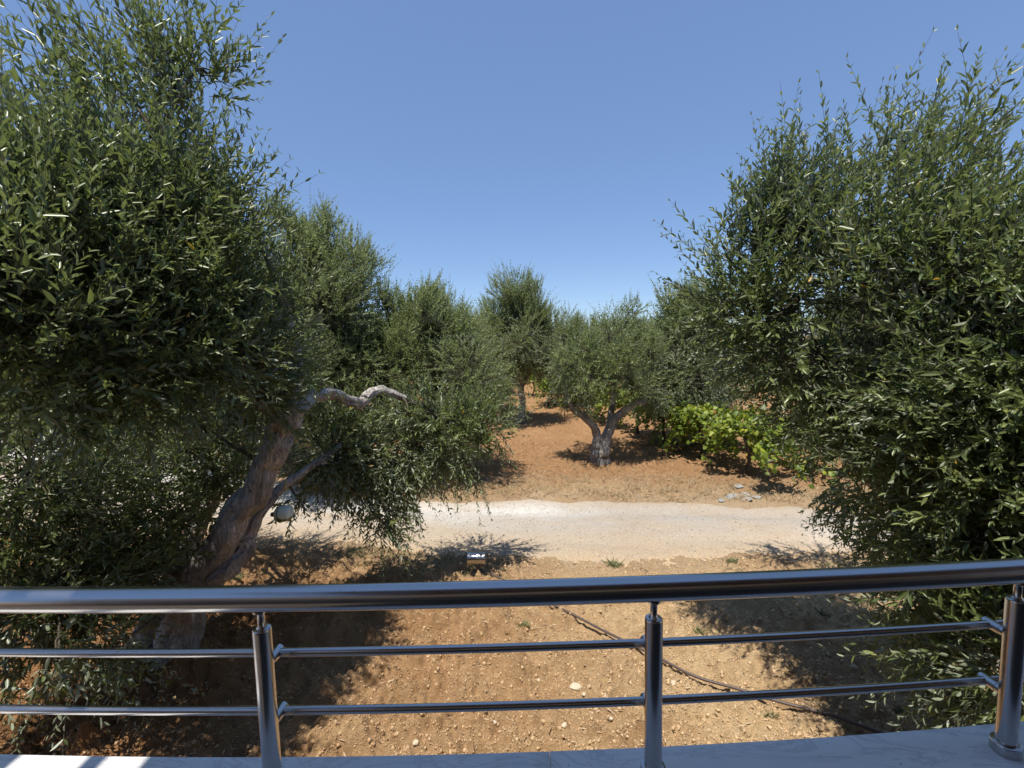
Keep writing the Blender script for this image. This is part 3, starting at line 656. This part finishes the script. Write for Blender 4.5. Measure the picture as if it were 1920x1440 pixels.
olive(gx_(1700, 13.0), 4.4, 4.0, 42, "olive filling the gaps behind the right crown's leaning trunk", GROVE, n0=80)
olive(gx_(1840, 10.5), 4.3, 3.6, 43, "olive behind the right crown close to the frame's right edge", GROVE, n0=80)
def copy_tree(o, loc, rz, s, label, group):
    c = o.copy(); COL.objects.link(c); c.location = loc; c.rotation_euler = (0, 0, rz); c.scale = (s, s, s)
    c["label"] = label; c["group"] = group
    for ch in [k for k in bpy.data.objects if k.parent == o]:
        d = ch.copy(); COL.objects.link(d); d.parent = c
    return c
far0 = olive(gx_(700, 27), 4.4, 4.2, 41, "distant olive of the far grove row on the skyline", "far olive row", n0=75, leaf=.10, per=10, low=.06)
for i, (px, d, s) in enumerate([(560, 30, 1.0), (840, 28, .95), (905, 27, .9), (1075, 29, .9), (1200, 28, .95), (1300, 27, .9), (950, 34, .95), (1010, 40, 1), (1150, 36, 1.0), (1260, 33, .95), (1390, 38, .85), (1450, 30, .9), (900, 48, 1.1), (1330, 55, 1.0)]):
    copy_tree(far0, gx_(px, d), i * 1.7, s, "distant olive of the far grove row on the skyline", "far olive row")

# ------------------------------------------------------------------ grapevines
def vine_leaves(P, d, nrm, L, rng):
    s = unit(np.cross(d, nrm)); n = np.cross(s, d); L = L[:, None]
    # five-lobed outline (along, across)
    out = [(0, 0), (-.10, .30), (.12, .52), (.34, .36), (.52, .56), (.66, .26), (1.0, 0), (.66, -.26), (.52, -.56), (.34, -.36), (.12, -.52), (-.10, -.30)]
    V = [P + d * L * a + s * L * b - n * L * (.55 * b * b + .12 * a * a) for a, b in out]
    ctr = P + d * L * .32 + n * L * .04
    V = np.stack(V + [ctr], 1).reshape(-1, 3); k = np.arange(len(P))[:, None, None] * 13
    tri = np.array([[12, i, (i + 1) % 12] for i in range(12)])
    return V, (k + tri[None]).reshape(-1, 3)
def grapevine(base, rz, h, wd, seed, label, nl=520):
    rng = np.random.default_rng(seed); base = np.asarray(base, float)
    root = empty("grapevine", base, rz, label=label, cat="grapevine", group="grapevines in rows beyond the road")
    ns = 26; S = np.stack([rng.normal(size=ns) * .12, rng.normal(size=ns) * .30 * wd, .62 * h + rng.normal(size=ns) * .08], 1)
    a = rng.uniform(0, 6.28, ns); D = unit(np.stack([np.cos(a) * .7, np.sin(a) * .8, rng.uniform(-.1, 1.0, ns)], 1))
    Ls = rng.uniform(.5, 1.15, ns) * .72 * wd; t = np.linspace(0, 1, 7)[None, :, None]
    P = S[:, None] + Ls[:, None, None] * (D[:, None] * t - np.array([0, 0, 1.0]) * (t ** 2) * rng.uniform(.25, 1.5, (ns, 1, 1)))
    P[..., 2] = np.maximum(P[..., 2], .08)
    mb = MB(); zz = np.linspace(-.05, .62 * h, 7)
    mb.tube(np.stack([.05 * np.sin(zz * 7 + seed), .05 * np.cos(zz * 6), zz], 1), np.linspace(.045, .03, 7), 9, True, .12, seed, lump=.3)
    mb.build("trunk", M_VINEWOOD, root, smooth=True)
    V, Fq = tubes(P, np.linspace(.006, .002, 7)[None] * np.ones((ns, 1)), 4); mesh("canes", V, Fq, M_VINEWOOD, root, smooth=True)
    k = rng.integers(0, ns, nl); tt = rng.random(nl) ** .8 * 6; i0 = np.minimum(tt.astype(int), 5); f = (tt - i0)[:, None]
    Q = P[k, i0] * (1 - f) + P[k, i0 + 1] * f + rng.normal(size=(nl, 3)) * .085; Q[:, 2] = np.maximum(Q[:, 2], .07)
    o = unit(np.column_stack([Q[:, :2] * [1, .6], rng.normal(size=nl) * .2]))
    d = unit(o * .6 - Z * .45 + rng.normal(size=(nl, 3)) * .45); nr = unit(o * .55 + Z * .8 + rng.normal(size=(nl, 3)) * .4)
    V, Fq = vine_leaves(Q, d, nr, rng.uniform(.06, .125, nl), rng)
    tone = np.clip(rng.beta(2, 2.6, nl), 0, .96); tone[rng.random(nl) < .03] = 1
    mesh("foliage", V, Fq, M_VINE, root, face_attr=("tone", np.repeat(tone, 12)))
    return root
rowdir = unit(np.array([-.25, 1, 0]))
vines = []
VL = ["broad grapevine at the road end of its row, cane trailing to the ground", "second grapevine of the row, left of the trailing one", "grapevine under the drooping olive's low branches",
      "grapevine just right of the forked olive's trunk", "grapevine seen through the forked olive's open fork", "grapevine left of the forked olive's trunk", "grapevine behind the forked olive's left limb",
      "far grapevine right of the slim olive's white trunk", "farthest grapevine of the row beside the slim olive's trunk", "small bright grapevine end between the slim olive and the pole"]
for i in range(9):
    b = np.array([5.15, 10.1, 0]) + rowdir * i * 1.62 + [.1 * math.sin(i * 3), 0, 0]
    grapevine(b, .24, [1.75, 1.8, 1.8, 1.8, 1.8, 1.75, 1.8, 1.7, 1.75][i], [1.5, 1.35, 1.2, 1.1, 1.1, 1.1, 1.1, 1, 1.1][i], 200 + i, VL[i], [2100, 1800, 1500, 1200, 1100, 900, 900, 800, 800][i])
for i, lb in enumerate(["yellowish grapevine of the second row reaching towards the right crown", "grapevine of the second row behind the broad trailing vine", "grapevine of the second row deep behind the drooping olive"]):
    b = np.array([6.75, 10.4, 0]) + rowdir * i * 1.7
    grapevine(b, .24, 1.35, 1.1, 230 + i, lb, 1000)
for i, (px, d, lb) in enumerate([(1028, 21.5, "distant grapevine just right of the slim olive's white trunk"), (1060, 24, "distant grapevine behind the forked olive's left limb and thin stake"), (1000, 26, "distant grapevine behind the slim olive's trunk"), (950, 24.5, "distant grapevine left of the slim olive's trunk"), (1110, 25, "distant grapevine behind the forked olive's fork")]):
    grapevine(gx_(px, d), .24, 1.9, 1.5, 260 + i, lb, 700)
M_STAKE = plain("weathered_stake", (.16, .13, .10), .9)
for i, (px, py, lb) in enumerate([(1440, 905, "thin dark stake standing among the broad grapevine's leaves"), (1058, 792, "thin stake left of the forked olive's trunk, by the vine row")]):
    g = gnd(px, py); mb = MB(); mb.tube([[0, 0, -.1], [.01, 0, .5], [0, .01, 1.25]], .018, 8); o = mb.build("vine_stake", M_STAKE, None, True); o.location = g
    prop(o, lb, "stake", "stakes of the vine rows")

# ------------------------------------------------------------------ utility pole
M_POLE = plain("weathered_pole", (.13, .115, .10), .9); M_WIRE = plain("black_cable", (.03, .03, .03), .6)
pb = gx_(1006, 50); pole = empty("utility_pole", pb, label="weathered wooden utility pole rising behind the slim olive", cat="utility pole")
mb = MB(); mb.tube([[0, 0, -.1], [0, 0, 4.5], [0, 0, 9.15]], [.15, .13, .11], 14); smooth_angle(mb.build("shaft", M_POLE, pole))
mb = MB(); mb.tube(np.array([[-.1, 0, 8.2], [-1.6, .2, 6.55], [-3.4, .5, 4.6], [-7.5, .9, .02]]), .022, 8); smooth_angle(mb.build("guy_wire", M_WIRE, pole))
mb = MB(); mb.lathe([(.001, 0), (.06, 0), (.07, .04), (.05, .1), (.07, .14), (.05, .2), (.001, .22)], (-2.35, .32, 5.6), 12); mb.build("wire_insulator", M_POLE, pole, True)

# ------------------------------------------------------------------ hanging jug
M_JUG, tj, bj = new_mat("translucent_jug")
cj = objco(tj); sx = tj.nodes.new("ShaderNodeSeparateXYZ"); tj.links.new(cj, sx.inputs[0])
nj = noise(tj, objco(tj, (1, 1, .35)), 34, 4, .6, .5)
lev = math_(tj, 'LESS_THAN', math_(tj, 'ADD', sx.outputs[2], math_(tj, 'MULTIPLY', math_(tj, 'SUBTRACT', nj, .5), .10)), -.028)
liq = ramp(tj, nj, [(.42, (.07, .13, .03)), (.52, (.42, .46, .22)), (.62, (.38, .25, .04))])
tj.links.new(mixc(tj, lev, (.66, .78, .70), liq), bj.inputs["Base Color"]); bj.inputs["Roughness"].default_value = .35
bj.inputs["Subsurface Weight"].default_value = .15
M_CAP = plain("black_plastic", (.02, .02, .02), .45); M_CORD = plain("yellow_cord", (.62, .50, .06), .8); M_STRAP = plain("dark_strap", (.05, .09, .07), .7)
jp = at(531, 963, 4.58); jug = empty("hanging_jug", jp, -.1, label="pale green plastic jug hung sideways on yellow cord from a low limb", cat="jug")
prof = [(.001, -.082), (.045, -.082), (.062, -.072), (.070, -.045), (.074, .0), (.070, .035), (.055, .065), (.030, .085), (.020, .092), (.018, .096)]
mb = MB(); mb.lathe([(r, -z_) for r, z_ in prof][::-1], (0, 0, 0), 28, 'x')
o = mb.build("body", M_JUG, jug, True); o.data.vertices.foreach_get
va = np.array([v.co[:] for v in o.data.vertices]); va[:, 2] = np.sign(va[:, 2]) * np.abs(va[:, 2] / .075) ** .8 * .082
va[:, 2] += .10 * va[:, 0]; o.data.vertices.foreach_set("co", va.astype(np.float32).ravel()); o.data.update()
mb = MB(); mb.lathe([(.001, -.122), (.020, -.122), (.022, -.118), (.022, -.098), (.019, -.094)], (0, 0, -.010), 18, 'x'); smooth_angle(mb.build("cap", M_CAP, jug))
mb = MB(); a = np.linspace(0, 2 * np.pi, 33); rr = np.stack([-.022 + 0 * a, .0745 * np.cos(a), np.sign(np.sin(a)) * np.abs(np.sin(a)) ** .8 * .0835 - .002], 1)
mb.tube(rr, .0035, 8, False); mb.build("strap", M_STRAP, jug, True)
lim = spline(np.array([at(*q) for q in ((462, 1025, 4.45), (478, 975, 4.5), (520, 925, 4.6), (575, 880, 4.8))]), 12)
top = lim[np.argmin(np.abs(lim[:, 0] - (jp[0] - .0)))] - jp
mb = MB(); mb.tube(spline([[-.02, 0, .08], top * .55 + [-.006, .01, .04], top + [0, -.047, -.01]]), .003, 8)
a = np.linspace(0, 2 * np.pi, 20); mb.tube(np.stack([top[0] + 0 * a + .004 * np.sin(a * .5), top[1] + .052 * np.cos(a), top[2] + .052 * np.sin(a)], 1), .0045, 8, False)
mb.tube(spline([top + [-.005, -.05, -.01], top + [-.05, -.06, -.11], [-.10, -.02, .04]]), .0035, 8); mb.build("cord", M_CORD, jug, True)

# ------------------------------------------------------------------ things on the ground
rng = np.random.default_rng(5)
M_HOSE = plain("black_polyethylene", (.085, .06, .05), .55)
hp = np.array([gnd(*q) for q in ((900, 1078), (915, 1090), (960, 1113), (1003, 1137), (1060, 1166), (1130, 1200), (1225, 1246), (1300, 1285), (1380, 1310), (1440, 1330), (1510, 1352), (1575, 1372), (1680, 1410))])
hp = spline(hp, 8); hp[:, 2] = np.maximum(ground_z(hp[:, 0], hp[:, 1]), 0) + .012
for _ in range(60): hp[1:-1, 2] = (hp[:-2, 2] + hp[1:-1, 2] + hp[2:, 2]) / 3
hp[:, 2] = np.maximum(hp[:, 2] + .02, np.maximum(ground_z(hp[:, 0], hp[:, 1]), ground_z(hp[:, 0] - .05, hp[:, 1] - .04)) + .006)
for _ in range(40): hp[1:-1, 2] = (hp[:-2, 2] + hp[1:-1, 2] + hp[2:, 2]) / 3
hp[:, 2] += .016
mb = MB(); mb.tube(hp - hp[0], .0125, 12); o = mb.build("irrigation_hose", M_HOSE, None, True); o.location = hp[0]
prop(o, "thin black irrigation hose snaking diagonally across the orange soil", "hose")
fb = gnd(895, 1086); fit = empty("steel_scrap", fb, label="short steel tube standing in for a stray floating steel scrap, on an added stake", cat="steel scrap")  # stand-in for a stray floating scrap of steel, no real fitting
fb2 = fb.copy(); fb2[2] = ground_z(fb[0], fb[1])
fit.location = fb2
mb = MB(); a = np.linspace(-.117, .117, 15)
mb.tube(np.stack([a, 0 * a, .235 + 0 * a], 1), .080 + .010 * (np.abs(a) / .117) ** 2, 32); smooth_angle(mb.build("tube", M_STEEL, fit))
mb = MB(); mb.tube([[0, 0, -.12], [0, 0, .17]], .010, 10); smooth_angle(mb.build("stake", M_STAKE, fit))  # added stake, holds up the otherwise floating tube

ICO = None
def crumb_set(P, S, rng):
    v = np.array([(1, 0, 0), (-1, 0, 0), (0, 1, 0), (0, -1, 0), (0, 0, 1), (0, 0, -1)], float)
    f = np.array([(0, 2, 4), (2, 1, 4), (1, 3, 4), (3, 0, 4), (2, 0, 5), (1, 2, 5), (3, 1, 5), (0, 3, 5)])
    n = len(P); q = unit(rng.normal(size=(n, 4))); a, b, c, d = q.T
    Rm = np.stack([1 - 2 * (c * c + d * d), 2 * (b * c - a * d), 2 * (b * d + a * c), 2 * (b * c + a * d), 1 - 2 * (b * b + d * d), 2 * (c * d - a * b), 2 * (b * d - a * c), 2 * (c * d + a * b), 1 - 2 * (b * b + c * c)], -1).reshape(n, 3, 3)
    W = v[None] * rng.uniform(.55, 1.25, (n, 6, 1)) * S[:, None, None]
    V = np.einsum('nij,nkj->nki', Rm, W) + P[:, None]
    return V.reshape(-1, 3), (np.arange(n)[:, None, None] * 6 + f[None]).reshape(-1, 3)
def rock_set(P, S, rng, flat=.7):
    t = (1 + 5 ** .5) / 2
    v = unit(np.array([(-1, t, 0), (1, t, 0), (-1, -t, 0), (1, -t, 0), (0, -1, t), (0, 1, t), (0, -1, -t), (0, 1, -t), (t, 0, -1), (t, 0, 1), (-t, 0, -1), (-t, 0, 1)], float))
    f = np.array([(0, 11, 5), (0, 5, 1), (0, 1, 7), (0, 7, 10), (0, 10, 11), (1, 5, 9), (5, 11, 4), (11, 10, 2), (10, 7, 6), (7, 1, 8), (3, 9, 4), (3, 4, 2), (3, 2, 6), (3, 6, 8), (3, 8, 9), (4, 9, 5), (2, 4, 11), (6, 2, 10), (8, 6, 7), (9, 8, 1)])
    n = len(P); a = rng.uniform(0, 6.28, n); c, s = np.cos(a), np.sin(a)
    W = v[None] * (1 + rng.normal(size=(n, 12, 1)) * .22) * S[:, None, None] * rng.uniform(.65, 1.3, (n, 1, 3)); W[..., 2] *= flat
    X = W[..., 0] * c[:, None] - W[..., 1] * s[:, None]; Yy = W[..., 0] * s[:, None] + W[..., 1] * c[:, None]
    V = np.stack([X, Yy, W[..., 2]], -1) + P[:, None]
    return V.reshape(-1, 3), (np.arange(n)[:, None, None] * 12 + f[None]).reshape(-1, 3)
def scatter(n, x0, x1, y0, y1, ok):
    x = rng.uniform(x0, x1, n); y = y0 + (y1 - y0) * rng.random(n) ** 1.4; m = ok(x, y); return x[m], y[m]
x, y = scatter(110000, -5.5, 5, 3.0, 6.9, lambda x, y: (y < near_y(x) + .3) & (np.abs(x) < y * 1.25 + .3))
S = .0044 * (1 - rng.random(len(x))) ** -.36; S = np.minimum(S, .024)
V, Fq = crumb_set(np.stack([x, y, ground_z(x, y) + S * .05], 1), S, rng)
prop(mesh("soil_crumbs", V, Fq, M_CLOD, face_attr=("tone", np.repeat(np.clip(.55 * rng.random(len(x)) + .75 * np.clip(.62 + .22 * (x - .2), 0, 1) - .15, 0, 1.3), 8))), "loose soil crumbs and small clods scattered over the orange garden soil", "soil crumbs", kind="stuff")
def road_z(x, y):
    yn, yf = near_y(x) - .45, far_y(x) + .45; v = (y - yn) / (yf - yn); de = np.minimum(y - yn, yf - y); p = np.clip(de / .8, 0, 1); p = p * p * (3 - 2 * p)
    return -.115 + .135 * p - .034 * (np.exp(-((v - .32) / .06) ** 2) + np.exp(-((v - .66) / .06) ** 2)) + (fbm(x * 2, y * 3, 4, 41) - .5) * .05 + .035 * (fbm(x * .7, y * .7, 3, 1) - .5)
x, y = scatter(34000, -7, 8, 6.0, 9.3, lambda x, y: (y > near_y(x)) & (y < far_y(x)))
S = np.minimum(.004 * (1 - rng.random(len(x))) ** -.34, .017)
V, Fq = crumb_set(np.stack([x, y, road_z(x, y) + S * .2], 1), S, rng)
prop(mesh("gravel", V, Fq, M_GRAVEL, face_attr=("tone", np.repeat(rng.random(len(x)), 8))), "pale loose gravel lying on the dirt road", "gravel", kind="stuff")
# dead leaves and straw
def litter(name, x, y, zf, mat, label, lo, hi, wr, lift=.006):
    n = len(x); a = rng.uniform(0, 6.28, n); d = unit(np.stack([np.cos(a), np.sin(a), rng.normal(size=n) * .15], 1)); nr = unit(np.array([0, 0, 1.]) + rng.normal(size=(n, 3)) * .3)
    L = rng.uniform(lo, hi, n); V, Fq = leaf_mesh(np.stack([x, y, zf(x, y) + lift], 1), d, nr, L, L * wr)
    prop(mesh(name, V, Fq, mat, face_attr=("tone", np.repeat(rng.random(n), 2))), label, "leaf litter", kind="stuff")
x, y = scatter(5000, -5.5, 5, 3.0, 6.9, lambda x, y: (y < near_y(x)) & (rng.random(len(x)) < .35 + .65 * (fbm(x * 1.1, y * 1.1, 3, 88) > .5)))
litter("leaf_litter", x, y, ground_z, M_LITTER, "dry fallen olive leaves on the garden soil near the railing", .03, .06, .2)
x, y = scatter(9000, -5, 8, 8.6, 14, lambda x, y: (y > far_y(x) - .15))
litter("straw_litter", x, y, ground_z, M_LITTER, "dry straw and dead leaves on the soil beyond the road", .05, .13, .1, .012)
def blades(x, y, zf, h0, h1, wd, spread):
    n = len(x); a = rng.uniform(0, 6.28, n); d = unit(np.stack([np.cos(a) * spread, np.sin(a) * spread, np.ones(n)], 1)); nr = unit(np.stack([np.cos(a), np.sin(a), -.2 * np.ones(n)], 1) + rng.normal(size=(n, 3)) * .3)
    L = rng.uniform(h0, h1, n); return leaf_mesh(np.stack([x, y, zf(x, y) - .005], 1), d, nr, L, np.full(n, wd), droop=.25)
def tufts(n, per, sd, x0, x1, f):
    cx = rng.uniform(x0, x1, n); cy = f(cx); return np.repeat(cx, per) + rng.normal(size=n * per) * sd, np.repeat(cy, per) + rng.normal(size=n * per) * sd
x, y = tufts(330, 20, .08, -3, 9.5, lambda c: far_y(c) + .05 + np.abs(rng.normal(size=len(c))) * .7)
V, Fq = blades(x, y, ground_z, .03, .13, .005, 1.3)
prop(mesh("dry_grass", V, Fq, M_STRAW, face_attr=("tone", np.repeat(rng.random(len(x)), 2))), "dry straw coloured grass along the far edge of the road", "dry grass", kind="stuff")
x, y = tufts(110, 22, .07, -2.6, -.1, lambda c: near_y(c) - .25 + rng.normal(size=len(c)) * .22)
V, Fq = blades(x, y, ground_z, .02, .07, .004, 1.2)
prop(mesh("grass", V, Fq, M_GRASS, face_attr=("tone", np.repeat(rng.random(len(x)), 2))), "short thin green grass along the shaded near edge of the road", "grass", kind="stuff")
for px, py, lb, s in [(1150, 1060, "low green weed patch at the road's near edge left of centre post", 1.3), (1372, 1062, "dark green weed tuft at the tip of the right crown's road shadow", 1.0), (1444, 1352, "tiny weed close to the hose by the lower rail", .6), (1312, 1192, "weed sprig at the left tip of the right tree's shadow", .8), (985, 1190, "greyish weed on bare soil left of the hose", .7), (1540, 1160, "weed beside the right shadow just below the handrail", .8), (445, 1092, "leafy green sprout at the foot of the leaning olive's side stem", 1.0), (1690, 1345, "small weed in the shade under the right crown", .7)]:
    g = gnd(px, py); n = int(70 * s); xx = rng.normal(size=n) * .035 * s; yy = rng.normal(size=n) * .03 * s
    V, Fq = blades(xx + g[0], yy + g[1], ground_z, .04 * s, .11 * s, .006, 1.8)
    o = mesh("weed", V - [g[0], g[1], 0], Fq, M_GRASS, face_attr=("tone", np.repeat(rng.random(n), 2))); o.location = (g[0], g[1], 0); prop(o, lb, "weed", "weeds on the soil")
def stone(name, px, py, s, flat, mat, lb, cat, group, sub=2):
    import bmesh
    g = gnd(px, py); g[2] = ground_z(g[0], g[1]) if gnd(px, py)[1] < near_y(g[0]) or gnd(px, py)[1] > far_y(g[0]) else road_z(g[0], g[1])
    bm = bmesh.new(); bmesh.ops.create_icosphere(bm, subdivisions=sub, radius=1)
    pl = [(unit(rng.normal(size=3)), rng.uniform(.62, .9)) for _ in range(9)]
    sc_ = np.array([s * rng.uniform(.9, 1.3), s * rng.uniform(.7, 1.0), s * flat])
    for v in bm.verts:
        c = np.array(v.co)
        for nn, k in pl:
            e = c @ nn - k
            if e > 0: c = c - nn * e
        v.co = Vector(c * sc_)
    me = bpy.data.meshes.new(name); bm.to_mesh(me); bm.free(); me.materials.append(mat)
    a = me.attributes.new("tone", 'FLOAT', 'FACE'); a.data.foreach_set("value", np.full(len(me.polygons), rng.uniform(.3, .8), np.float32))
    o = bpy.data.objects.new(name, me); COL.objects.link(o); o.location = g + [0, 0, s * flat * .35]; o.rotation_euler = (rng.uniform(-.1, .1), rng.uniform(-.1, .1), rng.uniform(0, 6)); return prop(o, lb, cat, group)
SG = "stones lying on the soil"
for px, py, s, lb in [(1079, 1292, .047, "largest pale stone on the soil left of the centre post"), (1133, 1304, .025, "second pale stone just right of the largest one"), (1058, 1370, .028, "pale stone near the marble edge below the lower rail"), (781, 1402, .03, "stone near the marble at the shadow's edge"), (927, 1362, .022, "pale stone below the lower rail left of centre"), (1010, 1277, .020, "pale chip left of the largest stone"), (1095, 1312, .018, "small pale stone between the two largest"), (1262, 1305, .03, "buff stone just right of the centre post"), (1600, 1265, .03, "dark stone in the right tree's shadow"), (900, 1190, .02, "whitish stone on the lit soil under the handrail"), (652, 1152, .03, "pale stone on the mound right of the leaning trunk"), (1145, 1355, .022, "brown clod stone below the lower rail near the post")]:
    stone("stone", px, py, s, .7, M_ROCK, lb, "stone", SG)
for px, py, s, lb in [(1372, 935, .17, "left flat grey slab of the broken heap by the road"), (1398, 927, .15, "flat grey slab at the back of the broken heap"), (1400, 940, .13, "front bluish flat slab of the broken heap"), (1422, 936, .14, "right flat slab of the broken heap"), (1352, 942, .10, "small outlying flat slab left of the heap"), (1385, 918, .11, "upper small slab of the broken heap")]:
    stone("flat_stone", px, py, s, .16, M_SLATE, lb, "flat stone", "broken slabs by the road's far edge")
